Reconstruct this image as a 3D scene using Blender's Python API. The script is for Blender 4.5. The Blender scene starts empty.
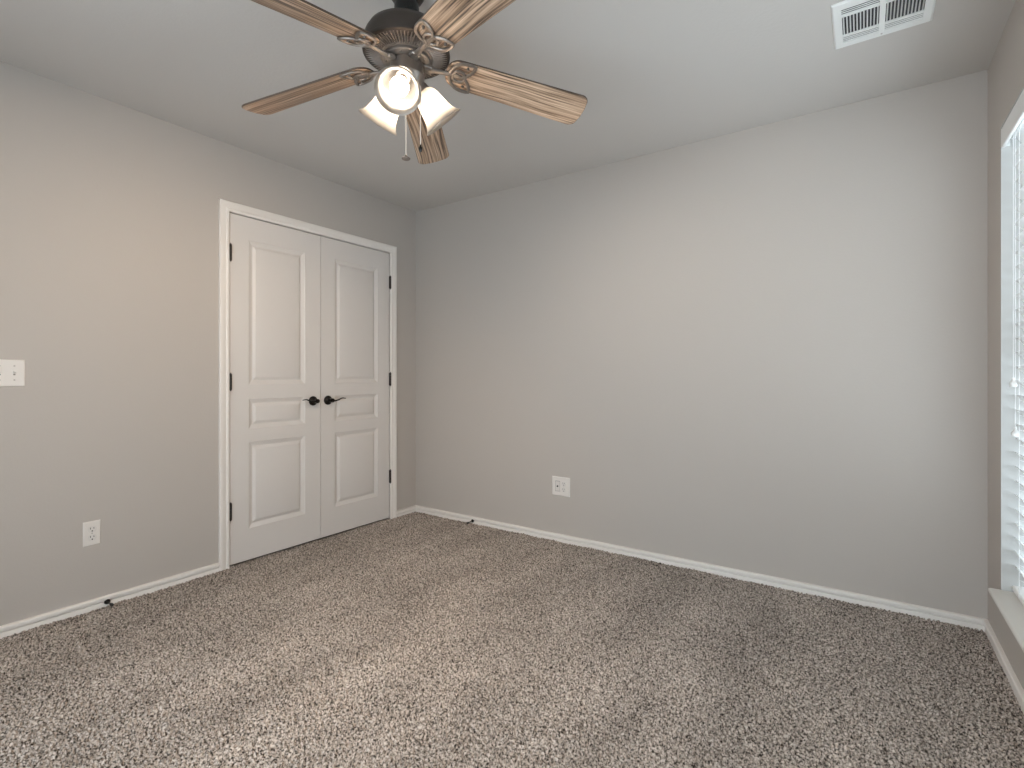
import bpy, math, random
import numpy as np
from mathutils import Vector, Matrix

scene = bpy.context.scene
COL = scene.collection
R = math.radians
W = 3.4475          # room width  (x: left wall -> window wall)
D = 3.52            # room depth  (y: 0 at the back wall, -D at the wall behind the camera)
H = 2.43            # carpet to ceiling
WY0, WY1 = -0.262, -1.78     # window opening along the right wall
WZ0, WZ1 = 0.266, 2.075
DY0, DY1 = -1.485, -0.276    # closet door opening along the left wall
DZ1 = 2.041

# ------------------------------------------------------------------ camera
cam_d = bpy.data.cameras.new('camera')
cam = bpy.data.objects.new('camera', cam_d); COL.objects.link(cam)
cam.location = (3.003, -3.0, 1.108)
cam.rotation_euler = (R(90), 0, R(34.39))
cam_d.sensor_width = 36.0
cam_d.lens = 513.3 / 1024 * 36.0
cam_d.shift_y = -(384 - 374.5) / 1024
cam_d.clip_start = 0.02
scene.camera = cam

# ------------------------------------------------------------------ world, window light, exposure
BULB_STRENGTH = 30.0
SKY_STRENGTH = 3.9
world = bpy.data.worlds.new('world'); scene.world = world
world.use_nodes = True
bg = world.node_tree.nodes['Background']
bg.inputs['Color'].default_value = (0.82, 0.915, 1.0, 1)
bg.inputs['Strength'].default_value = SKY_STRENGTH
def portal(loc, rot, sx, sy):
    pl = bpy.data.lights.new('window_portal', 'AREA'); pl.shape = 'RECTANGLE'
    pl.size = sx; pl.size_y = sy
    pl.cycles.is_portal = True
    po = bpy.data.objects.new('window_portal', pl); COL.objects.link(po)
    po.location = loc; po.rotation_euler = rot
portal((W + 0.17, (WY0 + WY1) / 2, (WZ0 + WZ1) / 2), (R(90), 0, R(90)), WY0 - WY1, WZ1 - WZ0)      # faces -x, into the room
RX0, RX1, RZ0, RZ1 = 1.00, 3.15, .20, 2.05    # added unseen window behind the camera, put in for frontal fill light
portal((( RX0 + RX1) / 2, -D - .12, (RZ0 + RZ1) / 2), (R(90), 0, R(180)), RX1 - RX0, RZ1 - RZ0)   # faces +y
vs = scene.view_settings
scene.display_settings.display_device = 'sRGB'
vs.view_transform = 'Standard'; vs.look = 'None'; vs.gamma = 1.0; vs.use_curve_mapping = False
vs.exposure = 0.74
scene.cycles.max_bounces = 12
scene.cycles.diffuse_bounces = 8
scene.cycles.transmission_bounces = 8
scene.cycles.caustics_refractive = False
scene.cycles.caustics_reflective = False

# ------------------------------------------------------------------ materials
def lin(c):
    return tuple(((v / 255) / 12.92 if v / 255 <= .04045 else ((v / 255 + .055) / 1.055) ** 2.4) for v in c) + (1,)

def mat(name, col, rough=.5, metal=0.0, spec=.5, bump=None, vary=None):
    """col: linear rgb; bump=(scale, strength, distance); vary=(scale, amount) gentle tonal variation of the paint itself"""
    m = bpy.data.materials.new(name); m.use_nodes = True
    nt = m.node_tree; b = nt.nodes['Principled BSDF']
    c = tuple(col[:3]) + (1,)
    b.inputs['Base Color'].default_value = c
    b.inputs['Roughness'].default_value = rough
    b.inputs['Metallic'].default_value = metal
    b.inputs['Specular IOR Level'].default_value = spec
    tc = nt.nodes.new('ShaderNodeTexCoord')
    if bump:
        n = nt.nodes.new('ShaderNodeTexNoise'); n.inputs['Scale'].default_value = bump[0]; n.inputs['Detail'].default_value = 3
        nt.links.new(tc.outputs['Object'], n.inputs['Vector'])
        bp = nt.nodes.new('ShaderNodeBump'); bp.inputs['Strength'].default_value = bump[1]; bp.inputs['Distance'].default_value = bump[2]
        nt.links.new(n.outputs['Fac'], bp.inputs['Height']); nt.links.new(bp.outputs['Normal'], b.inputs['Normal'])
    if vary:
        n = nt.nodes.new('ShaderNodeTexNoise'); n.inputs['Scale'].default_value = vary[0]; n.inputs['Detail'].default_value = 4
        nt.links.new(tc.outputs['Object'], n.inputs['Vector'])
        r = nt.nodes.new('ShaderNodeMapRange')
        r.inputs['To Min'].default_value = 1 - vary[1]; r.inputs['To Max'].default_value = 1 + vary[1]
        nt.links.new(n.outputs['Fac'], r.inputs['Value'])
        mx = nt.nodes.new('ShaderNodeVectorMath'); mx.operation = 'SCALE'
        mx.inputs[0].default_value = c[:3]
        nt.links.new(r.outputs['Result'], mx.inputs['Scale']); nt.links.new(mx.outputs['Vector'], b.inputs['Base Color'])
    return m

M = {}
M['wall'] = mat('greige_wall_paint', (.470, .428, .392), .62, spec=.3, bump=(90, .12, .004), vary=(1.4, .012))
M['ceiling'] = mat('ceiling_paint', (.565, .532, .502), .75, spec=.2, bump=(70, .15, .005), vary=(1.2, .012))
M['trim'] = mat('white_trim_paint', (.78, .735, .695), .38, bump=(60, .04, .002))
M['door'] = mat('white_door_paint', (.66, .62, .59), .4, bump=(120, .05, .001))
M['dark'] = mat('closet_dark_paint', (.20, .18, .16), .8, bump=(60, .05, .002))
M['bronze'] = mat('dark_bronze_hardware', (.012, .010, .009), .38, metal=.6, bump=(200, .05, .0005))
M['hinge'] = mat('dark_bronze_hinge', (.030, .024, .020), .5, metal=.5, bump=(200, .05, .0005))
M['rubber'] = mat('black_rubber', (.012, .011, .011), .7, bump=(300, .05, .0005))
M['motor'] = mat('aged_bronze_fan_metal', (.055, .043, .036), .42, metal=.55, bump=(150, .05, .0005), vary=(30, .12))
M['bracket'] = mat('brushed_pewter_bracket', (.26, .225, .20), .36, metal=.75, bump=(220, .06, .0005), vary=(40, .15))
M['motorlit'] = mat('lit_fan_metal', (.25, .21, .185), .42, metal=.6, bump=(150, .05, .0005), vary=(30, .1))  # lighter copy of the motor finish, bulb light put into the colour
M['blackmetal'] = mat('gloss_black_metal', (.012, .012, .012), .22, metal=.3, bump=(200, .02, .0003))
M['plate'] = mat('white_plastic_plate', (.72, .675, .635), .35, bump=(200, .02, .0003))
M['insert'] = mat('white_plastic_insert', (.67, .63, .595), .4, bump=(200, .02, .0003))
M['slot'] = mat('dark_slot', (.03, .025, .022), .8, bump=(100, .02, .0003))
M['slotshadow'] = mat('grey_slot_and_shadow', (.16, .145, .135), .8, bump=(100, .02, .0003))
M['screw'] = mat('painted_screw', (.48, .44, .41), .5, metal=.4, bump=(200, .02, .0003))
M['vent'] = mat('white_vent_enamel', (.80, .80, .78), .4, bump=(200, .02, .0003))
M['duct'] = mat('dark_duct_metal', (.05, .05, .055), .6, metal=.3, bump=(40, .1, .002))
M['sill'] = mat('painted_window_sill', (.66, .64, .60), .35, bump=(60, .03, .001))
M['return'] = mat('grey_white_return_paint', (.50, .50, .49), .6, bump=(90, .1, .003))
M['vinyl'] = mat('white_vinyl_frame', (.80, .80, .80), .35, bump=(100, .02, .0003))
M['chain'] = mat('pale_chain_metal', (.36, .32, .29), .35, metal=.7, bump=(300, .05, .0003))
M['palechain'] = mat('pale_beaded_chain', (.62, .58, .54), .4, metal=.4, bump=(300, .05, .0003))
M['cord'] = mat('white_cord', (.80, .80, .80), .7, bump=(400, .1, .0005))

def wood_mat():
    m = bpy.data.materials.new('weathered_oak_blade'); m.use_nodes = True
    nt = m.node_tree; b = nt.nodes['Principled BSDF']; L = nt.links
    tc = nt.nodes.new('ShaderNodeTexCoord')
    oi = nt.nodes.new('ShaderNodeObjectInfo')
    off = nt.nodes.new('ShaderNodeVectorMath'); off.operation = 'SCALE'; off.inputs[0].default_value = (3.1, 5.3, 0)
    L.new(oi.outputs['Random'], off.inputs['Scale'])
    add = nt.nodes.new('ShaderNodeVectorMath'); add.operation = 'ADD'
    L.new(tc.outputs['Object'], add.inputs[0]); L.new(off.outputs['Vector'], add.inputs[1])
    # slow wander of the grain
    wn = nt.nodes.new('ShaderNodeTexNoise'); wn.inputs['Scale'].default_value = 3.0; wn.inputs['Detail'].default_value = 1
    L.new(add.outputs['Vector'], wn.inputs['Vector'])
    mp0 = nt.nodes.new('ShaderNodeVectorMath'); mp0.operation = 'MULTIPLY'; mp0.inputs[1].default_value = (0, .022, 0)
    L.new(wn.outputs['Color'], mp0.inputs[0])
    add2 = nt.nodes.new('ShaderNodeVectorMath'); add2.operation = 'ADD'
    L.new(add.outputs['Vector'], add2.inputs[0]); L.new(mp0.outputs['Vector'], add2.inputs[1])
    mp = nt.nodes.new('ShaderNodeMapping'); mp.inputs['Scale'].default_value = (2.6, 130, 1)
    L.new(add2.outputs['Vector'], mp.inputs['Vector'])
    n1 = nt.nodes.new('ShaderNodeTexNoise'); n1.inputs['Scale'].default_value = 1.0; n1.inputs['Detail'].default_value = 5; n1.inputs['Roughness'].default_value = .6
    L.new(mp.outputs['Vector'], n1.inputs['Vector'])
    mp2 = nt.nodes.new('ShaderNodeMapping'); mp2.inputs['Scale'].default_value = (1.3, 34, 1)
    L.new(add2.outputs['Vector'], mp2.inputs['Vector'])
    n2 = nt.nodes.new('ShaderNodeTexNoise'); n2.inputs['Scale'].default_value = 1.0; n2.inputs['Detail'].default_value = 3
    L.new(mp2.outputs['Vector'], n2.inputs['Vector'])
    r1 = nt.nodes.new('ShaderNodeValToRGB'); e = r1.color_ramp.elements
    e[0].position = .36; e[0].color = (.065, .040, .027, 1)
    e[1].position = .64; e[1].color = (.72, .535, .39, 1)
    k = r1.color_ramp.elements.new(.45); k.color = (.34, .225, .150, 1)
    k = r1.color_ramp.elements.new(.54); k.color = (.60, .43, .305, 1)
    L.new(n1.outputs['Fac'], r1.inputs['Fac'])
    r2 = nt.nodes.new('ShaderNodeValToRGB'); e = r2.color_ramp.elements
    e[0].position = .35; e[0].color = (.58, .52, .48, 1); e[1].position = .6; e[1].color = (1, 1, 1, 1)
    L.new(n2.outputs['Fac'], r2.inputs['Fac'])
    mx = nt.nodes.new('ShaderNodeMix'); mx.data_type = 'RGBA'; mx.blend_type = 'MULTIPLY'; mx.inputs['Factor'].default_value = 1
    L.new(r1.outputs['Color'], mx.inputs['A']); L.new(r2.outputs['Color'], mx.inputs['B'])
    L.new(mx.outputs['Result'], b.inputs['Base Color'])
    b.inputs['Roughness'].default_value = .42
    bp = nt.nodes.new('ShaderNodeBump'); bp.inputs['Strength'].default_value = .15; bp.inputs['Distance'].default_value = .001
    L.new(n1.outputs['Fac'], bp.inputs['Height']); L.new(bp.outputs['Normal'], b.inputs['Normal'])
    return m
M['wood'] = wood_mat()
M['woodedge'] = mat('dark_blade_edge', (.07, .045, .03), .5, vary=(20, .2))

def shade_mat():
    m = bpy.data.materials.new('frosted_white_glass'); m.use_nodes = True
    nt = m.node_tree; L = nt.links; nt.nodes.remove(nt.nodes['Principled BSDF'])
    out = nt.nodes['Material Output']
    tc = nt.nodes.new('ShaderNodeTexCoord')
    n = nt.nodes.new('ShaderNodeTexNoise'); n.inputs['Scale'].default_value = 25
    L.new(tc.outputs['Object'], n.inputs['Vector'])
    r = nt.nodes.new('ShaderNodeMapRange'); r.inputs['To Min'].default_value = .56; r.inputs['To Max'].default_value = .66
    L.new(n.outputs['Fac'], r.inputs['Value'])
    d = nt.nodes.new('ShaderNodeBsdfDiffuse'); d.inputs['Color'].default_value = (.10, .097, .094, 1)
    t = nt.nodes.new('ShaderNodeBsdfTranslucent'); t.inputs['Color'].default_value = (.74, .715, .68, 1)
    g = nt.nodes.new('ShaderNodeBsdfGlossy'); g.inputs['Roughness'].default_value = .25; g.inputs['Color'].default_value = (1, 1, 1, 1)
    m1 = nt.nodes.new('ShaderNodeMixShader'); L.new(r.outputs['Result'], m1.inputs['Fac'])
    L.new(d.outputs[0], m1.inputs[1]); L.new(t.outputs[0], m1.inputs[2])
    m2 = nt.nodes.new('ShaderNodeMixShader'); m2.inputs['Fac'].default_value = .05
    L.new(m1.outputs[0], m2.inputs[1]); L.new(g.outputs[0], m2.inputs[2])
    L.new(m2.outputs[0], out.inputs['Surface'])
    return m
M['shade'] = shade_mat()

def bulb_mat():
    m = bpy.data.materials.new('lit_bulb'); m.use_nodes = True
    nt = m.node_tree; b = nt.nodes['Principled BSDF']
    bb = nt.nodes.new('ShaderNodeRGB'); bb.outputs[0].default_value = (1.0, .82, .64, 1)
    nt.links.new(bb.outputs[0], b.inputs['Emission Color'])
    b.inputs['Emission Strength'].default_value = BULB_STRENGTH
    b.inputs['Base Color'].default_value = (.9, .9, .9, 1)
    return m
M['bulb'] = bulb_mat()

def blind_mat():
    m = bpy.data.materials.new('white_blind_slat'); m.use_nodes = True
    nt = m.node_tree; L = nt.links; b = nt.nodes['Principled BSDF']
    tc = nt.nodes.new('ShaderNodeTexCoord')
    n = nt.nodes.new('ShaderNodeTexNoise'); n.inputs['Scale'].default_value = 12
    L.new(tc.outputs['Object'], n.inputs['Vector'])
    r = nt.nodes.new('ShaderNodeValToRGB')
    r.color_ramp.elements[0].color = (.78, .78, .77, 1); r.color_ramp.elements[1].color = (.84, .84, .83, 1)
    L.new(n.outputs['Fac'], r.inputs['Fac']); L.new(r.outputs['Color'], b.inputs['Base Color'])
    b.inputs['Roughness'].default_value = .35
    return m
M['slat'] = blind_mat()

def glass_mat():
    m = bpy.data.materials.new('window_glass'); m.use_nodes = True
    nt = m.node_tree; L = nt.links; nt.nodes.remove(nt.nodes['Principled BSDF'])
    out = nt.nodes['Material Output']
    t = nt.nodes.new('ShaderNodeBsdfTransparent'); t.inputs['Color'].default_value = (.93, .95, .95, 1)
    g = nt.nodes.new('ShaderNodeBsdfGlossy'); g.inputs['Roughness'].default_value = .02
    f = nt.nodes.new('ShaderNodeFresnel'); f.inputs['IOR'].default_value = 1.45
    ge = nt.nodes.new('ShaderNodeNewGeometry')
    inv = nt.nodes.new('ShaderNodeMath'); inv.operation = 'SUBTRACT'; inv.inputs[0].default_value = 1.0; L.new(ge.outputs['Backfacing'], inv.inputs[1])
    mu = nt.nodes.new('ShaderNodeMath'); mu.operation = 'MULTIPLY'; L.new(f.outputs[0], mu.inputs[0]); L.new(inv.outputs[0], mu.inputs[1])
    m1 = nt.nodes.new('ShaderNodeMixShader'); L.new(mu.outputs[0], m1.inputs['Fac'])
    L.new(t.outputs[0], m1.inputs[1]); L.new(g.outputs[0], m1.inputs[2]); L.new(m1.outputs[0], out.inputs['Surface'])
    return m
M['glass'] = glass_mat()

def carpet_mat():
    m = bpy.data.materials.new('grey_brown_plush_carpet'); m.use_nodes = True
    nt = m.node_tree; L = nt.links; b = nt.nodes['Principled BSDF']
    tc = nt.nodes.new('ShaderNodeTexCoord')
    n = nt.nodes.new('ShaderNodeTexNoise'); n.inputs['Scale'].default_value = 135; n.inputs['Detail'].default_value = 2.5; n.inputs['Roughness'].default_value = .65
    L.new(tc.outputs['Object'], n.inputs['Vector'])
    r = nt.nodes.new('ShaderNodeValToRGB'); e = r.color_ramp.elements
    e[0].position = .37; e[0].color = (.028, .023, .020, 1)
    e[1].position = .62; e[1].color = (.62, .545, .488, 1)
    k = e.new(.46); k.color = (.290, .250, .219, 1)
    L.new(n.outputs['Fac'], r.inputs['Fac'])
    # brushed nap: slow streaks along the room
    mp = nt.nodes.new('ShaderNodeMapping'); mp.inputs['Scale'].default_value = (2.6, .9, 1); mp.inputs['Rotation'].default_value = (0, 0, R(-12))
    L.new(tc.outputs['Object'], mp.inputs['Vector'])
    n2 = nt.nodes.new('ShaderNodeTexNoise'); n2.inputs['Scale'].default_value = 1.6; n2.inputs['Detail'].default_value = 3
    L.new(mp.outputs['Vector'], n2.inputs['Vector'])
    mr = nt.nodes.new('ShaderNodeMapRange'); mr.inputs['From Min'].default_value = .3; mr.inputs['From Max'].default_value = .7
    mr.inputs['To Min'].default_value = .84; mr.inputs['To Max'].default_value = 1.14
    L.new(n2.outputs['Fac'], mr.inputs['Value'])
    sc = nt.nodes.new('ShaderNodeVectorMath'); sc.operation = 'SCALE'
    L.new(r.outputs['Color'], sc.inputs[0]); L.new(mr.outputs['Result'], sc.inputs['Scale'])
    L.new(sc.outputs['Vector'], b.inputs['Base Color'])
    b.inputs['Roughness'].default_value = 1.0
    b.inputs['Specular IOR Level'].default_value = .05
    return m
M['carpet'] = carpet_mat()

# ------------------------------------------------------------------ mesh building
class MB:
    def __init__(self): self.v = []; self.f = []; self.mi = []; self.cur = 0
    def add(self, vs, fs, T=None):
        o = len(self.v)
        for p in vs:
            self.v.append(tuple(T @ Vector(p)) if T is not None else tuple(p))
        for f in fs:
            self.f.append(tuple(i + o for i in f)); self.mi.append(self.cur)
        return self
    def box(self, a, b, T=None):
        (x0, y0, z0), (x1, y1, z1) = a, b
        vs = [(x0, y0, z0), (x1, y0, z0), (x1, y1, z0), (x0, y1, z0), (x0, y0, z1), (x1, y0, z1), (x1, y1, z1), (x0, y1, z1)]
        return self.add(vs, [(0, 3, 2, 1), (4, 5, 6, 7), (0, 1, 5, 4), (1, 2, 6, 5), (2, 3, 7, 6), (3, 0, 4, 7)], T)
    def bbox(self, a, b, r, T=None):
        """box with a chamfer r on all edges (convex hull of insets)"""
        import bmesh
        bm = bmesh.new()
        (x0, y0, z0), (x1, y1, z1) = a, b
        for x, sx in ((x0, 1), (x1, -1)):
            for y, sy in ((y0, 1), (y1, -1)):
                for z, sz in ((z0, 1), (z1, -1)):
                    bm.verts.new((x, y + sy * r, z + sz * r)); bm.verts.new((x + sx * r, y, z + sz * r)); bm.verts.new((x + sx * r, y + sy * r, z))
        bmesh.ops.convex_hull(bm, input=list(bm.verts))
        bmesh.ops.dissolve_limit(bm, angle_limit=.01, verts=list(bm.verts), edges=list(bm.edges))
        bm.verts.ensure_lookup_table(); bm.verts.index_update()
        self.add([tuple(v.co) for v in bm.verts], [tuple(v.index for v in f.verts) for f in bm.faces], T)
        bm.free(); return self
    def lathe(self, prof, n=48, T=None, zmod=None):
        """prof: list of (r, z) going round; open ends on the axis are capped by r=0 points"""
        vs = []; fs = []; rings = []
        for (r, z) in prof:
            if r < 1e-6:
                rings.append([len(vs)]); vs.append((0, 0, z))
            else:
                ring = []
                for i in range(n):
                    a = 2 * math.pi * i / n
                    zz = z + (zmod(r, i) if zmod else 0)
                    ring.append(len(vs)); vs.append((r * math.cos(a), r * math.sin(a), zz))
                rings.append(ring)
        for A, B in zip(rings[:-1], rings[1:]):
            for i in range(n):
                j = (i + 1) % n
                if len(A) == 1 and len(B) == 1: continue
                if len(A) == 1: fs.append((A[0], B[j], B[i]))
                elif len(B) == 1: fs.append((A[i], A[j], B[0]))
                else: fs.append((A[i], A[j], B[j], B[i]))
        return self.add(vs, fs, T)
    def tube(self, pts, r, n=10, closed=False, T=None, flat=1.0, up=(0, 0, 1)):
        pts = [Vector(p) for p in pts]; N = len(pts)
        rr = r if isinstance(r, (list, tuple)) else [r] * N
        vs = []; fs = []
        for k, p in enumerate(pts):
            if closed: t = pts[(k + 1) % N] - pts[(k - 1) % N]
            else: t = pts[min(k + 1, N - 1)] - pts[max(k - 1, 0)]
            t.normalize()
            u = Vector(up) - t * t.dot(Vector(up))
            if u.length < 1e-4: u = Vector((1, 0, 0)) - t * t.x
            u.normalize(); w = t.cross(u)
            for i in range(n):
                a = 2 * math.pi * i / n
                vs.append(p + w * (rr[k] * math.cos(a)) + u * (rr[k] * flat * math.sin(a)))
        K = N if closed else N - 1
        for k in range(K):
            k2 = (k + 1) % N
            for i in range(n):
                j = (i + 1) % n
                fs.append((k * n + i, k * n + j, k2 * n + j, k2 * n + i))
        if not closed:
            fs.append(tuple(range(n))[::-1]); fs.append(tuple((N - 1) * n + i for i in range(n)))
        return self.add(vs, fs, T)
    def prism(self, poly, h0, h1, T=None):
        """poly in xy, extruded z h0..h1"""
        n = len(poly)
        vs = [(x, y, h0) for x, y in poly] + [(x, y, h1) for x, y in poly]
        fs = [tuple(range(n))[::-1], tuple(range(n, 2 * n))] + [(i, (i + 1) % n, n + (i + 1) % n, n + i) for i in range(n)]
        return self.add(vs, fs, T)
    def build(self, name, material, parent=None, loc=None, smooth=40, me=None):
        me = bpy.data.meshes.new(name)
        me.from_pydata(self.v, [], self.f)
        mats = material if isinstance(material, (list, tuple)) else [material]
        for m_ in mats: me.materials.append(m_)
        if len(mats) > 1: me.polygons.foreach_set('material_index', self.mi)
        import bmesh
        bm = bmesh.new(); bm.from_mesh(me); bmesh.ops.recalc_face_normals(bm, faces=bm.faces); bm.to_mesh(me); bm.free()
        if smooth:
            me.polygons.foreach_set('use_smooth', [True] * len(me.polygons))
            me.set_sharp_from_angle(angle=R(smooth))
        me.update()
        o = bpy.data.objects.new(name, me); COL.objects.link(o)
        if parent is not None: o.parent = parent
        if loc is not None: o.location = loc
        return o

def tag(o, label=None, cat=None, group=None, kind=None):
    if label: o['label'] = label
    if cat: o['category'] = cat
    if group: o['group'] = group
    if kind: o['kind'] = kind
    return o
def empty(name, loc, label, cat, group=None, kind=None, rot=(0, 0, 0)):
    o = bpy.data.objects.new(name, None); COL.objects.link(o)
    o.location = loc; o.rotation_euler = rot; o.empty_display_size = .05
    return tag(o, label, cat, group, kind)
def struct(o, label, cat):
    return tag(o, label, cat, None, 'structure')
def Tm(loc=(0, 0, 0), rot=None):
    m = Matrix.Translation(loc)
    return m @ rot if rot is not None else m
def RX(a): return Matrix.Rotation(a, 4, 'X')
def RY(a): return Matrix.Rotation(a, 4, 'Y')
def RZ(a): return Matrix.Rotation(a, 4, 'Z')

# ------------------------------------------------------------------ room shell
TH = .12
m = MB(); m.box((-.75, -D - TH, -.22), (W + .2, TH, -.03))
struct(m.build('floor', M['dark'], smooth=0), 'subfloor under the grey brown carpet', 'floor')
m = MB(); m.box((-.75, -D - TH, H), (W + .2, TH, H + .1))
struct(m.build('ceiling', M['ceiling'], smooth=0), 'greige painted ceiling carrying the fan and the air vent', 'ceiling')
m = MB()                                        # left wall round the closet opening
m.box((-TH, -D - TH, -.03), (0, DY0, H)); m.box((-TH, DY1, -.03), (0, TH, H)); m.box((-TH, DY0, DZ1), (0, DY1, H))
struct(m.build('wall_left', M['wall'], smooth=0), 'greige wall with the white double closet doors', 'wall')
m = MB()                                        # closet behind the doors
m.box((-.75, DY0 - .2, -.03), (-.70, DY1 + .2, H)); m.box((-.70, DY0 - .2, -.03), (-TH, DY0 - .15, H)); m.box((-.70, DY1 + .15, -.03), (-TH, DY1 + .2, H))
struct(m.build('wall_closet', M['dark'], smooth=0), 'closet walls hidden behind the double doors', 'wall')
m = MB(); m.box((0, 0, -.03), (W, TH, H))
struct(m.build('wall_back', M['wall'], smooth=0), 'wide bare greige wall facing the camera', 'wall')
m = MB()
WT = .17
m.box((W, WY0, -.03), (W + WT, TH, H)); m.box((W, -D - TH, -.03), (W + WT, WY1, H))
m.box((W, WY1, WZ1), (W + WT, WY0, H)); m.box((W, WY1, -.03), (W + WT, WY0, WZ0 - .018))
struct(m.build('wall_right', M['wall'], smooth=0), 'greige wall with the blind-covered window', 'wall')
m = MB()
m.box((0, -D - TH, -.03), (RX0, -D, H)); m.box((RX1, -D - TH, -.03), (W, -D, H))
m.box((RX0, -D - TH, -.03), (RX1, -D, RZ0)); m.box((RX0, -D - TH, RZ1), (RX1, -D, H))
struct(m.build('wall_rear', M['wall'], smooth=0), 'greige wall behind the camera', 'wall')

# carpet: dense pile surface, built as real relief
def carpet():
    x0, x1, y0, y1 = -.02, W - .001, -D + .001, -.001
    st = .0037
    nx = int((x1 - x0) / st) + 1; ny = int((y1 - y0) / st) + 1
    rng = np.random.default_rng(7)
    fx = np.fft.fftfreq(ny, st)[:, None]; fy = np.fft.fftfreq(nx, st)[None, :]
    k = np.sqrt(fx * fx + fy * fy)
    def band(k0, w, seed):
        g = np.random.default_rng(seed).standard_normal((ny, nx))
        h = np.fft.ifft2(np.fft.fft2(g) * np.exp(-((k - k0) / w) ** 2)).real
        return h / h.std()
    tuft = band(70, 26, 1) + .6 * band(115, 18, 5)
    tuft = np.tanh(tuft * .8) 
    slow = band(3, 2.5, 2) * .0012
    z = tuft * .0075 - .0045 + slow
    jx = band(70, 30, 3) * .0013; jy = band(70, 30, 4) * .0013
    X, Y = np.meshgrid(np.linspace(x0, x1, nx), np.linspace(y0, y1, ny))
    jx[:, 0] = jx[:, -1] = 0; jy[0] = jy[-1] = 0
    co = np.stack([np.clip(X + jx, x0, x1), np.clip(Y + jy, y0, y1), z], -1).reshape(-1, 3)
    idx = np.arange(nx * ny).reshape(ny, nx)
    q = np.stack([idx[:-1, :-1], idx[:-1, 1:], idx[1:, 1:], idx[1:, :-1]], -1).reshape(-1, 4)
    me = bpy.data.meshes.new('carpet')
    me.vertices.add(len(co)); me.vertices.foreach_set('co', co.astype(np.float32).ravel())
    me.loops.add(q.size); me.loops.foreach_set('vertex_index', q.astype(np.int32).ravel())
    me.polygons.add(len(q)); me.polygons.foreach_set('loop_start', np.arange(0, q.size, 4, dtype=np.int32))
    me.polygons.foreach_set('use_smooth', np.ones(len(q), bool))
    me.update(calc_edges=True); me.validate()
    me.materials.append(M['carpet'])
    o = bpy.data.objects.new('carpet', me); COL.objects.link(o)
    return tag(o, 'speckled grey brown plush carpet covering the whole bedroom floor', 'carpet', kind='stuff')
carpet()

# baseboards: two-step moulded profile (out, up)
BP = [(0, -.028), (.0110, -.028), (.0110, .0150), (.0102, .0178), (.0085, .0190), (.0030, .0190), (.0030, .0270), (.0150, .0278), (.0165, .0300), (.0165, .0420), (.0140, .0455), (.0090, .0475), (0, .0475)]
def baseboard(name, p0, p1, nrm, m0, m1, label):
    """p0,p1 along the wall; nrm into the room; m0/m1 mitre (+1 inside corner) at the ends"""
    p0 = Vector(p0); p1 = Vector(p1); nrm = Vector(nrm); t = (p1 - p0).normalized()
    b = MB(); n = len(BP); vs = []
    for (p, s, mt) in ((p0, 1, m0), (p1, -1, m1)):
        for (o, z) in BP:
            vs.append(tuple(p + nrm * o + t * (s * mt * o) + Vector((0, 0, z))))
    fs = [tuple(range(n)), tuple(range(2 * n - 1, n - 1, -1))] + [(i, (i + 1) % n, n + (i + 1) % n, n + i) for i in range(n)]
    b.add(vs, fs)
    return struct(b.build(name, M['trim'], smooth=25), label, 'baseboard')
CW = .0565     # casing width
baseboard('baseboard_left', (0, -D, 0), (0, DY0 - .003 - CW, 0), (1, 0, 0), 1, 0, 'white baseboard under the light switch and the left outlet')
baseboard('baseboard_left', (0, DY1 + .003 + CW, 0), (0, 0, 0), (1, 0, 0), 0, 1, 'short white baseboard between the closet doors and the corner')
baseboard('baseboard_back', (0, 0, 0), (W, 0, 0), (0, -1, 0), 1, 1, 'long white baseboard along the bare back wall')
baseboard('baseboard_right', (W, 0, 0), (W, -D, 0), (-1, 0, 0), 1, 1, 'white baseboard under the window')
baseboard('baseboard_rear', (W, -D, 0), (0, -D, 0), (0, 1, 0), 1, 1, 'white baseboard behind the camera')

# ------------------------------------------------------------------ closet doors
# casing: profile across the width u (0 = inner edge) and projection p
CP = [(0, 0), (0, .008), (.004, .011), (.014, .012), (.020, .009), (.026, .0105), (.036, .015), (.048, .017), (.054, .016), (.0565, .013), (.0565, 0)]
def casing():
    b = MB()
    yi0, yi1, zi = DY0 - .003, DY1 + .003, DZ1 + .001
    n = len(CP); vs = []
    for (y, z, sy, sz) in ((yi0, -.028, -1, 0), (yi0, zi, -1, 1), (yi1, zi, 1, 1), (yi1, -.028, 1, 0)):
        for (u, p) in CP: vs.append((p, y + sy * u, z + sz * u))
    fs = []
    for k in range(3):
        fs += [(k * n + i, k * n + (i + 1) % n, (k + 1) * n + (i + 1) % n, (k + 1) * n + i) for i in range(n)]
    fs += [tuple(range(n)), tuple(range(4 * n - 1, 3 * n - 1, -1))]
    b.add(vs, fs)
    # jamb lining and stop
    b.box((-TH, DY0 - .004, -.028), (.001, DY0, DZ1)); b.box((-TH, DY1, -.028), (.001, DY1 + .004, DZ1))
    b.box((-TH, DY0, DZ1), (.001, DY1, DZ1 + .004))
    b.box((-.055, DY0, -.0), (-.043, DY0 + .012, DZ1)); b.box((-.055, DY1 - .012, 0), (-.043, DY1, DZ1))
    b.box((-.055, DY0, DZ1 - .012), (-.043, DY1, DZ1))
    return struct(b.build('trim_1', M['trim'], smooth=30), 'white moulded casing around the double closet doors', 'door casing')
casing()

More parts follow.
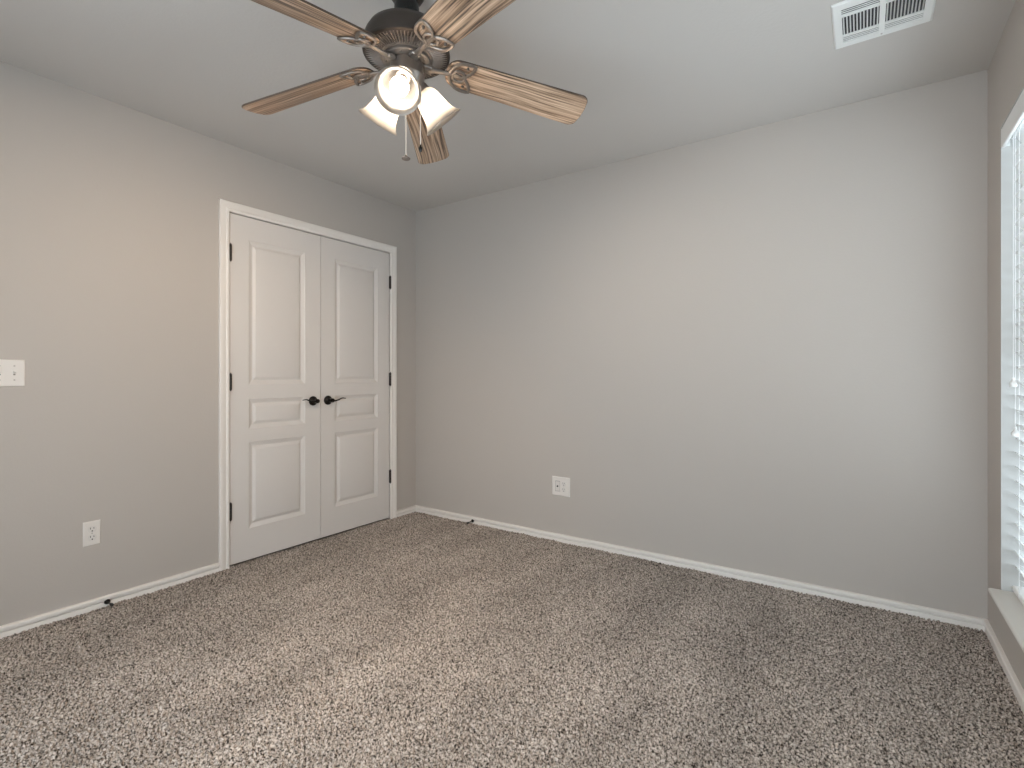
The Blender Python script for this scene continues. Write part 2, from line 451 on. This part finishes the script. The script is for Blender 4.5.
def door_leaf(name, y0, y1, pan, hinge_y, hs, label, knob_y, lever_dir):
    root = empty(name, (0, hinge_y, 0), label, 'door', kind='structure')
    b = MB(); z0, z1 = .011, 2.037; xf, xb = -.002, -.037
    yo = -hinge_y
    # front face grid with holes for the moulded panels
    ys = [y0, pan[0], pan[1], y1]; zs = [z0]
    for (a, c) in PZ: zs += [a, c]
    zs += [z1]
    for i in range(3):
        for j in range(len(zs) - 1):
            A, B_, C_, D_ = ys[i], ys[i + 1], zs[j], zs[j + 1]
            if i == 1 and j % 2 == 1:
                loops = []
                for (ins, dp) in ((0, 0), (.003, -.0025), (.022, -.010), (.028, -.0105), (.042, -.003), (.045, -.0022)):
                    loops.append([(xf + dp, A + ins, C_ + ins), (xf + dp, B_ - ins, C_ + ins), (xf + dp, B_ - ins, D_ - ins), (xf + dp, A + ins, D_ - ins)])
                vs = [p for l in loops for p in l]; fs = []
                for k in range(len(loops) - 1):
                    for q in range(4): fs.append((k * 4 + q, k * 4 + (q + 1) % 4, (k + 1) * 4 + (q + 1) % 4, (k + 1) * 4 + q))
                o = (len(loops) - 1) * 4; fs.append((o, o + 1, o + 2, o + 3))
                b.add(vs, fs)
            else:
                b.add([(xf, A, C_), (xf, B_, C_), (xf, B_, D_), (xf, A, D_)], [(0, 1, 2, 3)])
    b.add([(xb, y0, z0), (xb, y1, z0), (xb, y1, z1), (xb, y0, z1), (xf, y0, z0), (xf, y1, z0), (xf, y1, z1), (xf, y0, z1)],
          [(3, 2, 1, 0), (0, 1, 5, 4), (1, 2, 6, 5), (2, 3, 7, 6), (3, 0, 4, 7)])
    import bmesh
    b.v = [(x, y + yo, z) for x, y, z in b.v]
    o = b.build('door_panel', M['door'], root, smooth=0)
    bm = bmesh.new(); bm.from_mesh(o.data); bmesh.ops.remove_doubles(bm, verts=bm.verts, dist=1e-5)
    bmesh.ops.recalc_face_normals(bm, faces=bm.faces); bm.to_mesh(o.data); bm.free()
    o.data.polygons.foreach_set('use_smooth', [True] * len(o.data.polygons)); o.data.set_sharp_from_angle(angle=R(16))
    # hinges: knuckle barrel with leaf edges
    for (a, c) in hs:
        h = MB(); n = 5; L = (c - a) / n
        for k in range(n):
            h.lathe([(0, a + k * L + .0004), (.0074, a + k * L + .0004), (.0074, a + (k + 1) * L - .0004), (0, a + (k + 1) * L - .0004)], 14, Tm((.006, 0, 0)))
        for zz, s in ((a, -1), (c, 1)):
            h.lathe([(0, zz), (.004, zz), (.0046, zz + s * .003), (.003, zz + s * .006), (0, zz + s * .0075)], 12, Tm((.006, 0, 0)))
        h.box((-.001, -.008, a), (.0035, .008, c))
        h.build('hinge', M['hinge'], root)
    # lever handle
    hd = MB(); T = Tm((xf, knob_y + yo, .9335), RY(R(90)))
    hd.lathe([(0, 0), (.031, 0), (.0315, .004), (.029, .008), (.024, .0095), (.022, .012), (.014, .015), (.0115, .019), (.0115, .043), (.0135, .046), (.0145, .054), (.012, .059), (0, .060)], 40, T)
    hobj = hd.build('door_handle', M['bronze'], root)
    lv = MB(); s = lever_dir; pts = []; rad = []
    for k in range(25):
        t = k / 24
        wave = -.0035 * math.sin(math.pi * min(1, t / .38)) if t < .38 else .0130 * (1 - math.cos(math.pi * min(1, (t - .38) / .40))) / 2 - .003 * max(0, t - .8) / .2
        pts.append((xf + .051 - .004 * math.sin(t * 3.1), knob_y + yo + s * (.108 * t), .9335 + wave))
        rad.append(.0088 * (1 - t) + .0040 * t if t < .96 else .0030)
    lv.tube(pts, rad, 12, flat=.75)
    lv.build('lever', M['bronze'], hobj)
    return root
PZ = [(.197, .707), (.787, .962), (1.049, 1.903)]
door_leaf('door_1', -1.4815, -.8845, (-1.371, -.999), DY0 + .004, [(.272, .366), (1.020, 1.110), (1.764, 1.855)],
          'left white closet door leaf with three panels and dark hinges beside the light switch wall', -.942, -1)
door_leaf('door_2', -.8810, -.2795, (-.771, -.393), DY1 + .001, [(.278, .374), (1.024, 1.120), (1.768, 1.861)],
          'right white closet door leaf with three panels, next to the room corner', -.827, 1)

# ------------------------------------------------------------------ window, sill, blind
def window():
    root = empty('window_1', (W, (WY0 + WY1) / 2, WZ0), 'white framed window behind the blind', 'window', kind='structure')
    yo = -(WY0 + WY1) / 2; zo = -WZ0
    b = MB(); x0, x1 = .105, .165
    ya, yb, za, zb = WY1 + yo, WY0 + yo, 0, WZ1 - WZ0
    fw = .045
    b.box((x0, ya, za), (x1, yb, za + fw)); b.box((x0, ya, zb - fw), (x1, yb, zb))
    b.box((x0, ya, za + fw), (x1, ya + fw, zb - fw)); b.box((x0, yb - fw, za + fw), (x1, yb, zb - fw))
    b.box((x0, yo * 0 - .03, za + fw), (x1, .03, zb - fw))
    zm = (za + zb) / 2
    b.box((x0 + .008, ya + fw, zm - .022), (x1 - .008, -.03, zm + .022)); b.box((x0 + .008, .03, zm - .022), (x1 - .008, yb - fw, zm + .022))
    b.build('window_frame', M['vinyl'], root, smooth=0)
    for (p, q) in ((ya + fw, -.03), (.03, yb - fw)):
        g = MB()
        for (u, w) in ((za + fw, zm - .022), (zm + .022, zb - fw)):
            g.box((.134, p, u), (.138, q, w))
        g.build('window_pane', M['glass'], root, smooth=0)
    # white drywall returns lining the opening
    r = MB()
    r.box((-.0005, yb - .004, za), (x0, yb + .0, zb)); r.box((-.0005, ya, za), (x0, ya + .004, zb)); r.box((-.0005, ya + .004, zb - .004), (x0, yb - .004, zb))
    r.build('window_return', M['return'], root, smooth=0)
    return root
window()
def rear_fill_window():
    root = empty('fill_window', ((RX0 + RX1) / 2, -D, RZ0), 'added unseen window behind the camera, put in for fill light', 'window', kind='structure')
    hw, hh, f = (RX1 - RX0) / 2, RZ1 - RZ0, .05
    b = MB(); y0, y1 = -.10, -.04
    b.box((-hw, y0, 0), (hw, y1, f)); b.box((-hw, y0, hh - f), (hw, y1, hh)); b.box((-hw, y0, f), (-hw + f, y1, hh - f)); b.box((hw - f, y0, f), (hw, y1, hh - f))
    b.box((-.03, y0, f), (.03, y1, hh - f))
    b.build('window_frame', M['vinyl'], root, smooth=0)
    for p, q in ((-hw + f, -.03), (.03, hw - f)):
        g = MB(); g.box((p, -.072, f), (q, -.068, hh - f)); g.build('window_pane', M['glass'], root, smooth=0)
rear_fill_window()
def sill():
    b = MB(); y0, y1 = WY1 - .0, WY0 + .0
    prof = [(.105, WZ0 - .018), (-.031, WZ0 - .018), (-.036, WZ0 - .016), (-.038, WZ0 - .011), (-.038, WZ0 - .006), (-.036, WZ0 - .002), (-.032, WZ0), (.105, WZ0)]
    n = len(prof)
    vs = [(W + x, y0, z) for x, z in prof] + [(W + x, y1, z) for x, z in prof]
    b.add(vs, [tuple(range(n)), tuple(range(2 * n - 1, n - 1, -1))] + [(i, (i + 1) % n, n + (i + 1) % n, n + i) for i in range(n)])
    return struct(b.build('trim_2', M['sill'], smooth=40), 'off-white window sill projecting below the blind', 'window sill')
sill()

def blind():
    yc = (WY0 + WY1) / 2
    root = empty('window_blind', (W, yc, WZ1), 'white horizontal slat blind covering the window on the right wall', 'window blind')
    half = (WY0 - WY1) / 2 - .004
    v = MB()
    # valance: moulded board with short returns, its face at the wall plane
    zt = -.008
    v.bbox((-.001, -half, zt - .076), (.011, half, zt), .0025)
    v.box((.011, -half, zt - .074), (.024, -half + .010, zt - .004)); v.box((.011, half - .010, zt - .074), (.024, half, zt - .004))
    v.build('valance', M['slat'], root, smooth=0)
    h = MB(); h.bbox((.026, -half + .004, -.058), (.084, half - .004, -.012), .002); h.build('headrail', M['slat'], root, smooth=0)
    # slats
    SW = .0615; pitch = .0549; xm = .0565; tilt = R(52)
    s = MB(); n = 9; prof_t = []; prof_b = []
    for k in range(n):
        t = -1 + 2 * k / (n - 1); x = t * SW / 2; c = .0045 * (1 - t * t)
        prof_t.append((x, c + .0013)); prof_b.append((x, c - .0013))
    prof = prof_t + prof_b[::-1]; N = len(prof)
    L = half - .003
    vs = [(x, -L, z) for x, z in prof] + [(x, L, z) for x, z in prof]
    fs = [tuple(range(N)), tuple(range(2 * N - 1, N - 1, -1))] + [(i, (i + 1) % N, N + (i + 1) % N, N + i) for i in range(N)]
    s.add(vs, fs)
    zs = []
    z = -.058 - .024
    while z > -(WZ1 - WZ0) + .052:
        zs.append(z); z -= pitch
    first = s.build('slat', M['slat'], root)
    first.location = (xm, 0, zs[0]); first.rotation_euler = (0, tilt, 0)
    for zz in zs[1:]:
        o = first.copy(); COL.objects.link(o); o.parent = root; o.location = (xm, 0, zz)
    b = MB(); b.bbox((xm - .026, -L, -(WZ1 - WZ0) + .006), (xm + .026, L, -(WZ1 - WZ0) + .028), .004); b.build('bottom_rail', M['slat'], root, smooth=0)
    # ladder cords
    for yy in (half - .14, .22, -.22, -half + .14):
        c = MB()
        for xx in (xm - .031, xm + .031):
            c.tube([(xx, yy, -.056), (xx, yy, -(WZ1 - WZ0) + .026)], .0012, 6)
        for zz in zs:
            c.tube([(xm - .031, yy, zz + .0105), (xm + .031, yy, zz - .0115)], .0008, 5)
        c.build('ladder_cord', M['cord'], root)
    # pull cords with bell tassels
    for (ya, zb) in ((-.350, 1.078), (-.381, .896)):
        c = MB(); c.tube([(.0195, ya - yc, -.05), (.0195, ya - yc, zb - WZ1 + .02)], .0013, 6)
        co = c.build('pull_cord', M['cord'], root)
        t = MB(); t.lathe([(0, .019), (.0035, .019), (.0045, .014), (.0035, .010), (.006, .006), (.0105, -.001), (.0120, -.008), (.0115, -.013), (.009, -.0165), (0, -.0175)], 20)
        t.build('tassel', M['slat'], co, loc=(.0195, ya - yc, zb - WZ1))
blind()

# ------------------------------------------------------------------ ceiling fan
FX, FY = 1.72, -1.76
def fan():
    root = empty('ceiling_fan', (FX, FY, H), 'five-blade wood and bronze ceiling fan with three lit bell shades', 'ceiling fan')
    zz = lambda z: z - H
    c = MB(); c.lathe([(0, 0), (.066, 0), (.068, -.006), (.064, -.024), (.052, -.044), (.034, -.056), (.020, -.060), (0, -.060)], 48)
    c.build('canopy', M['motor'], root)
    c = MB(); c.lathe([(0, -.046), (.030, -.046), (.038, -.052), (.041, -.062), (.042, -.080), (.0425, -.108), (.0445, -.128), (.050, -.136), (.052, -.146), (0, -.146)], 40)
    c.build('downrod', M['blackmetal'], root)
    # motor housing
    n = 288
    mo = MB()
    top_ = [(0, 2.288), (.048, 2.288), (.078, 2.286), (.107, 2.279), (.127, 2.266), (.138, 2.247), (.1415, 2.226), (.1415, 2.207),
            (.1455, 2.205), (.1465, 2.199), (.1450, 2.193), (.1405, 2.1915), (.1360, 2.1895)]
    bot_ = [(.1350, 2.1890), (.112, 2.1855), (.089, 2.182), (.0875, 2.1815), (.070, 2.180), (.069, 2.174), (0, 2.174)]
    mo.lathe([(r, zz(z)) for r, z in top_ + [(0, 2.200)]], 96)
    mo.build('motor_housing', M['motor'], root, smooth=35)
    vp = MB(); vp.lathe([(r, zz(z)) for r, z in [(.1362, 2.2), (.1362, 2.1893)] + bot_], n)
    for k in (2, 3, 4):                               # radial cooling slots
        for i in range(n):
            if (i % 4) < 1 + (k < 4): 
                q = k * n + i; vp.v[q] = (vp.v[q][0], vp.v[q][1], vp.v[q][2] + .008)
    vp.build('vent_plate', M['motorlit'], root, smooth=35)
    fl = MB(); fl.lathe([(0, zz(2.182)), (.078, zz(2.182)), (.080, zz(2.179)), (.080, zz(2.171)), (.077, zz(2.168)), (.060, zz(2.166)), (0, zz(2.166))], 48)
    for k in range(10):
        a = 2 * math.pi * k / 10 + .2
        fl.lathe([(0, zz(2.1645)), (.003, zz(2.1645)), (.004, zz(2.167)), (0, zz(2.167))], 10, Tm((.070 * math.cos(a), .070 * math.sin(a), 0)))
    fl.build('mounting_plate', M['bracket'], root)
    # switch housing and light-kit fitter
    sh = MB(); sh.lathe([(0, zz(2.168)), (.052, zz(2.168)), (.056, zz(2.163)), (.057, zz(2.128)), (.060, zz(2.124)), (.060, zz(2.118)), (.055, zz(2.112)), (.050, zz(2.095)), (.040, zz(2.078)), (.024, zz(2.066)), (.010, zz(2.062)), (.008, zz(2.052)), (0, zz(2.050))], 48)
    sh.build('switch_housing', M['bracket'], root)
    # blades
    A0 = 52.7; droop = math.atan(.117); pitch = -.265
    bl = MB()
    outline = []
    r0, r1 = .136, .660
    def hw(r): return .0580 + (.0745 - .0580) * max(0, (r - r0) / (r1 - r0))
    top = []
    for k in range(13):                          # rounded root end
        t = k / 12 * math.pi / 2
        top.append((r0 + .045 * (1 - math.sin(t)), hw(r0 + .045) * (1 - .55 + .55 * math.cos(math.pi / 2 - t))))
    top = []
    rc = .048
    for k in range(9):
        t = k / 8 * math.pi / 2
        top.append((r0 + rc * (1 - math.cos(t)), hw(r0 + rc) - rc + rc * math.sin(t)))
    for k in range(1, 8): 
        r = r0 + rc + (r1 - .030 - r0 - rc) * k / 8; top.append((r, hw(r)))
    rt = .030
    for k in range(9):
        t = k / 8 * math.pi / 2
        top.append((r1 - rt + rt * math.sin(t) - .000, hw(r1 - rt) - rt + rt * math.cos(t)))
    top.append((r1 + .004, .02))
    poly = top + [(x, -y) for x, y in top[::-1]]
    N = len(poly)
    # bevelled slab
    th = .0065
    ins = [(x + (.0012 if x < .3 else -.0012) * (1 if abs(x - .42) > .18 else 0), y * (1 - .0012 / max(.0012, abs(y))) if abs(y) > .002 else y) for x, y in poly]
    vs = [(x, y, 0) for x, y in ins] + [(x, y, .0012) for x, y in poly] + [(x, y, th - .0012) for x, y in poly] + [(x, y, th) for x, y in ins]
    bl.cur = 0
    fs_face = [tuple(range(N))[::-1], tuple(range(3 * N, 4 * N))]
    bl.add(vs, fs_face)
    bl.cur = 1
    fs_side = [(k * N + i, k * N + (i + 1) % N, (k + 1) * N + (i + 1) % N, (k + 1) * N + i) for k in range(3) for i in range(N)]
    off = len(bl.f)
    for f in fs_side: bl.f.append(f); bl.mi.append(1)
    blade = bl.build('blade', [M['wood'], M['woodedge']], root)
    # bracket under the blade: arm, two pointed loops and a small ring (a knot of three lobes)
    br = MB()
    def leaf(ang, L=.098, wd=.026, o=(.148, 0), t0=0):
        pts = []
        for k in range(40):
            t = k / 40
            if t < .5: x = t * 2; sgn = 1
            else: x = (1 - t) * 2; sgn = -1
            y = sgn * wd * math.sin(math.pi * x) ** .8 * (1.0 if x < .999 else 0)
            X = x * L
            pts.append((o[0] + X * math.cos(ang) - y * math.sin(ang), o[1] + X * math.sin(ang) + y * math.cos(ang), -.005))
        return pts
    for sg in (1, -1):
        br.tube(leaf(sg * R(34), o=(.148, 0)), .0060, 8, closed=True, flat=.75)
    br.tube([(.182 + .022 * math.cos(a), .022 * math.sin(a), -.0065) for a in [2 * math.pi * k / 28 for k in range(28)]], .0055, 8, closed=True, flat=.75)
    # cast arm back to the motor: in blade space (x towards the tip)
    arm = [(.062, 0, -.013), (.085, 0, -.0125), (.10, 0, -.0115), (.118, 0, -.0095), (.135, 0, -.007), (.156, 0, -.005)]
    br.tube(arm, [.0125, .0115, .0095, .0085, .0085, .0075], 12, flat=.7)
    br.bbox((.055, -.016, -.020), (.088, .016, -.006), .003)
    for (x, y) in ((.205, .040), (.205, -.040), (.160, 0)):
        br.lathe([(0, -.010), (.0035, -.009), (.0045, -.006), (.0045, 0), (0, 0)], 12, Tm((x, y, 0)))
    bracket = br.build('blade_bracket', M['bracket'], blade)
    def pose(o, a, dr=droop, pt=pitch):
        o.matrix_local = Tm((0, 0, zz(2.180))) @ RZ(a) @ RY(dr) @ RX(pt)
    pose(blade, R(A0))
    for k in range(1, 5):
        o = blade.copy(); COL.objects.link(o); o.parent = root
        if k == 3: pose(o, R(A0 + 72 * k - 1.7), math.atan(.14), -.21)     # this blade sags a little
        else: pose(o, R(A0 + 72 * k))
        q = bracket.copy(); COL.objects.link(q); q.parent = o
    # lamps: socket cup, bell shade, bulb, in a frame whose +z runs out of the shade's mouth
    el = .85
    so = MB(); so.lathe([(0, -.150), (.012, -.150), (.014, -.140), (.022, -.136), (.0255, -.128), (.0265, -.112), (.024, -.108), (0, -.106)], 32)
    sd = MB()
    prof_o = [(.0225, -.116), (.030, -.112), (.0375, -.103), (.0425, -.090), (.0455, -.074), (.0480, -.056), (.0515, -.038), (.0575, -.020), (.0662, -.006), (.0735, .001)]
    prof_i = [(max(.004, r - .0032), z + (.003 if k < 2 else .0008)) for k, (r, z) in enumerate(prof_o)]
    prof_i[-1] = (.0712, .0022)
    sd.lathe([prof_o[0]] + prof_o[1:] + [(.0732, .0028)] + prof_i[::-1] + [prof_o[0]], 56)
    bu = MB(); bp = [(0, .0)]
    zc, rb = -.036, .0298
    prof = [(0, zc + rb)] + [(rb * math.sin(t), zc + rb * math.cos(t)) for t in [math.pi * .68 * k / 14 for k in range(1, 15)]] + [(.020, -.066), (.0155, -.078), (.0135, -.088), (0, -.088)]
    bu.lathe(prof, 28)
    cap = MB(); cap.lathe([(0, -.087), (.0135, -.087), (.0138, -.100), (.013, -.110), (0, -.110)], 24)
    def lamp_frame(az):
        u = Vector((math.cos(az), math.sin(az), 0))
        d = Vector((u.x * math.cos(el), u.y * math.cos(el), -math.sin(el)))
        return Tm((.1327 * u.x, .1327 * u.y, zz(2.0))) @ d.to_track_quat('Z', 'Y').to_matrix().to_4x4()
    protos = None
    # the three bulbs are not the same: the one towards the window is whiter and dimmer
    for az, watts, tint in ((-56, 12.0, (1.0, .82, .65)), (64, 18.0, (1.0, .88, .76)), (184, 25.0, (1.0, .75, .51))):
        if protos is None:
            a = so.build('lamp_socket', M['bracket'], root); s_ = sd.build('lamp_shade', M['shade'], a, smooth=60)
            b_ = bu.build('bulb', M['bulb'], a); k_ = cap.build('bulb_cap', M['chain'], a)
            protos = (a, s_, b_, k_)
        else:
            a = protos[0].copy(); COL.objects.link(a); a.parent = root
            for ch in protos[1:]:
                q = ch.copy(); COL.objects.link(q); q.parent = a
        a.matrix_local = lamp_frame(R(az))
        ld = bpy.data.lights.new('bulb_light', 'SPOT'); ld.energy = watts; ld.color = tint
        ld.spot_size = R(146); ld.spot_blend = .8; ld.shadow_soft_size = .028
        lo = bpy.data.objects.new('bulb_light', ld); COL.objects.link(lo); lo.parent = a
        lo.matrix_local = Tm((0, 0, .022), RX(R(180)))
    # pull chains
    def chain(x, y, z0, z1, fobm, prof, lead):
        pts = []
        ch = MB(); k = 0
        for p in lead: pts.append(p)
        ch.tube(lead + [(x, y, z0)], .0014, 6)
        nb = int((z0 - z1) / .0042)
        ch.tube([(x, y, z0), (x, y, z1)], .0013, 6)
        for i in range(nb):
            zc_ = z0 - i * .0042
            ch.lathe([(0, .0019), (.0016, .0010), (.0021, 0), (.0016, -.0010), (0, -.0019)], 6, Tm((x, y, zc_)))
        co = ch.build('pull_chain', M['palechain'], root)
        fb = MB(); fb.lathe(prof, 24); fb.build('pull_fob', fobm, co, loc=(x, y, z1))
    chain(.039, .026, zz(2.150), zz(1.888), M['blackmetal'], [(0, .002), (.002, .002), (.003, -.002), (.006, -.008), (.0065, -.014), (.0045, -.021), (0, -.023)], [(.036, .024, zz(2.150))])
    chain(-.038, .033, zz(2.125), zz(1.872), M['motorlit'], [(0, .004), (.0025, .004), (.0035, .0), (.012, -.004), (.0155, -.008), (.013, -.012), (.005, -.015), (0, -.015)], [(-.030, .026, zz(2.125))])
fan()

# ------------------------------------------------------------------ ceiling vent
def vent():
    x0, x1, y0, y1 = 2.907, 3.2145, -.838, -.539
    cx, cy = (x0 + x1) / 2, (y0 + y1) / 2
    root = empty('air_vent', (cx, cy, H), 'square white louvred air vent in the ceiling near the window', 'air vent')
    hx, hy = (x1 - x0) / 2, (y1 - y0) / 2
    t = -.007; ix, iy = hx - .030, hy - .036
    f = MB()
    # sloped-edge frame
    def ring(a, b, z0, z1):
        A = [(-a[0], -a[1], z0), (a[0], -a[1], z0), (a[0], a[1], z0), (-a[0], a[1], z0)]
        B = [(-b[0], -b[1], z1), (b[0], -b[1], z1), (b[0], b[1], z1), (-b[0], b[1], z1)]
        f.add(A + B, [(i, (i + 1) % 4, 4 + (i + 1) % 4, 4 + i) for i in range(4)])
    ring((hx, hy), (hx, hy), 0, -.003); ring((hx, hy), (hx - .006, hy - .006), -.003, t)
    ring((hx - .006, hy - .006), (ix, iy), t, t); ring((ix, iy), (ix, iy), t, -.0005)
    f.box((-.009, -iy, t), (.009, iy, -.002))                              # centre bar
    ym = .0655
    for s in (-1, 1):
        f.box((-ix, s * ym - .0045, t), (-.009, s * ym + .0045, -.002)); f.box((.009, s * ym - .0045, t), (ix, s * ym + .0045, -.002))
    f.build('vent_frame', M['vent'], root, smooth=0)
    d = MB(); d.box((-ix, -iy, -.0004), (ix, iy, -.0001)); d.build('duct_opening', M['duct'], root, smooth=0)
    for s in (-1, 1):
        lo, hi = (.009, ix) if s > 0 else (-ix, -.009)
        # outer louvres run along x
        for e in (-1, 1):
            g = MB()
            n = 4
            for k in range(n):
                yy = e * (ym + .0045 + (iy - ym - .0045) * (k + .5) / n)
                T = Tm(((lo + hi) / 2, yy, -.0042), RX(R(12) if e < 0 else R(5)))
                g.box((-(hi - lo) / 2, -.0038, -.0006), ((hi - lo) / 2, .0036, .0006), T)
            g.build('louver', M['vent'], root, smooth=0)
        g = MB(); n = 11
        for k in range(n):
            xx = lo + (hi - lo) * (k + .5) / n
            T = Tm((xx, 0, -.0040), RY(s * R(58)))
            g.box((-.0032, -ym + .0045, -.0005), (.0032, ym - .0045, .0005), T)
        g.build('louver', M['vent'], root, smooth=0)
    for s in (-1, 1):
        c = MB(); c.lathe([(0, -.0022), (.0028, -.0015), (.0034, 0), (0, 0)], 12, Tm((0, s * (iy + .014), t)))
        c.build('screw', M['screw'], root)
vent()

# ------------------------------------------------------------------ switch, outlets
def plate_mesh(w, h, t=.0055, b=.0045):
    """bevelled wall plate in local xy, out along +z"""
    p = MB()
    def ring(W_, H_, z): return [(-W_, -H_, z), (W_, -H_, z), (W_, H_, z), (-W_, H_, z)]
    L = [ring(w / 2, h / 2, 0), ring(w / 2, h / 2, t * .35), ring(w / 2 - b * .4, h / 2 - b * .4, t * .8), ring(w / 2 - b, h / 2 - b, t)]
    vs = [q for l in L for q in l]; fs = [(3, 2, 1, 0), (12, 13, 14, 15)]
    for k in range(3): fs += [(k * 4 + i, k * 4 + (i + 1) % 4, (k + 1) * 4 + (i + 1) % 4, (k + 1) * 4 + i) for i in range(4)]
    return p.add(vs, fs)
def screw(root, x, y, z):
    s = MB(); s.lathe([(0, .0012), (.0026, .0009), (.0034, 0), (0, 0)], 14, Tm((x, y, z)))
    return s.build('screw', M['screw'], root)
def receptacle(root, x, y, z, slot='slot'):
    r = MB(); pts = []
    for k in range(40):                              # round face with flat top and bottom
        a = 2 * math.pi * k / 40
        pts.append((.0172 * math.cos(a), max(-.0142, min(.0142, .0172 * math.sin(a)))))
    r.prism(pts, 0, .0022, Tm((x, y, z)))
    o = r.build('receptacle', M['insert'], root, smooth=30)
    s = MB()
    s.box((x - .0078, y + .0005, z + .0018), (x - .0054, y + .0090, z + .0026)); s.box((x + .0050, y + .0012, z + .0018), (x + .0074, y + .0084, z + .0026))
    g = [(.0030 * math.cos(2 * math.pi * k / 16), .0030 * math.sin(2 * math.pi * k / 16)) for k in range(16)]
    s.prism(g, .0018, .0026, Tm((x, y - .0078, z)))
    s.build('slots', M[slot], o, smooth=0)
    return o
LEFTROT = (R(90), 0, R(90))      # local z -> +x, local y -> up, local x -> +y
BACKROT = (R(90), 0, 0)          # local z -> -y, local y -> up, local x -> +x

o = empty('wall_outlet', (0, -2.122, .360), 'white duplex power outlet low on the left wall', 'outlet', rot=LEFTROT)
plate_mesh(.0665, .1135).build('cover_plate', M['plate'], o, smooth=0)
receptacle(o, 0, .0195, .0054); receptacle(o, 0, -.0195, .0054); screw(o, 0, 0, .0055)

o = empty('light_switch', (0, -2.413, 1.1145), 'white two-toggle light switch plate on the left wall', 'light switch', rot=LEFTROT)
plate_mesh(.116, .1145).build('switch_plate', M['plate'], o, smooth=0)
for sx in (-.023, .023):
    t = MB(); t.box((sx - .0052, -.0120, .0050), (sx + .0052, .0120, .0062))
    t.add([(sx - .004, -.004, .005), (sx + .004, -.004, .005), (sx + .004, .006, .005), (sx - .004, .006, .005),
           (sx - .0034, .0045, .0165), (sx + .0034, .0045, .0165), (sx + .0034, .0095, .0155), (sx - .0034, .0095, .0155)],
          [(0, 3, 2, 1), (4, 5, 6, 7), (0, 1, 5, 4), (1, 2, 6, 5), (2, 3, 7, 6), (3, 0, 4, 7)])
    tg = t.build('toggle', M['plate'], o, smooth=0)
    s = MB(); s.box((sx - .0040, -.0096, .0060), (sx + .0030, -.0046, .0064)); s.build('toggle_slot', M['slotshadow'], tg, smooth=0)
    for sy in (-.030, .030): screw(o, sx, sy, .0055)

o = empty('media_outlet', (1.3455, 0, .3645), 'wide white wall plate with a cable jack and a power outlet on the back wall', 'outlet', rot=BACKROT)
plate_mesh(.133, .125).build('cover_plate', M['plate'], o, smooth=0)
j = MB(); j.cur = 1; j.box((-.0408, -.0340, .0035), (-.0064, .0350, .0057)); j.cur = 0  # grey rim round the insert: its edge shadow put in as colour
j.bbox((-.0388, -.0322, .0045), (-.0078, .0322, .0075), .0012)
jo = j.build('jack_insert', [M['insert'], M['slotshadow']], o, smooth=0)
c = MB(); c.lathe([(0, .0125), (.0018, .0125), (.0018, .0130), (.0046, .0130), (.0046, .008), (.0062, .008), (.0062, .0070), (0, .0070)], 20, Tm((-.0233, 0, 0)))
c.build('cable_jack', M['slot'], jo)
receptacle(o, .0233, .0195, .0054, 'slotshadow'); receptacle(o, .0233, -.0195, .0054, 'slotshadow'); screw(o, .0233, 0, .0055)

# ------------------------------------------------------------------ door stops on the baseboards
def door_stop(loc, rot, label):
    root = empty('door_stop', loc, label, 'door stop', 'rubber-tipped door stops on the baseboards', rot=rot)
    b = MB(); b.lathe([(0, 0), (.0115, 0), (.0125, .002), (.0120, .006), (.0090, .011), (.0060, .014), (0, .015)], 24); b.build('base', M['bronze'], root)
    r = MB(); r.lathe([(0, .010), (.0040, .010), (.0036, .052), (.0048, .054), (0, .055)], 16); r.build('rod', M['bronze'], root)
    t = MB(); t.lathe([(0, .051), (.0064, .051), (.0072, .054), (.0072, .064), (.0058, .068), (0, .069)], 20); t.build('rubber_tip', M['rubber'], root)
    return root
door_stop((.0108, -2.066, .0200), (0, R(91), 0), 'small dark door stop on the left wall baseboard below the outlet')
door_stop((.604, -.0108, .0200), (R(93), 0, 0), 'small dark door stop on the back wall baseboard near the closet corner')
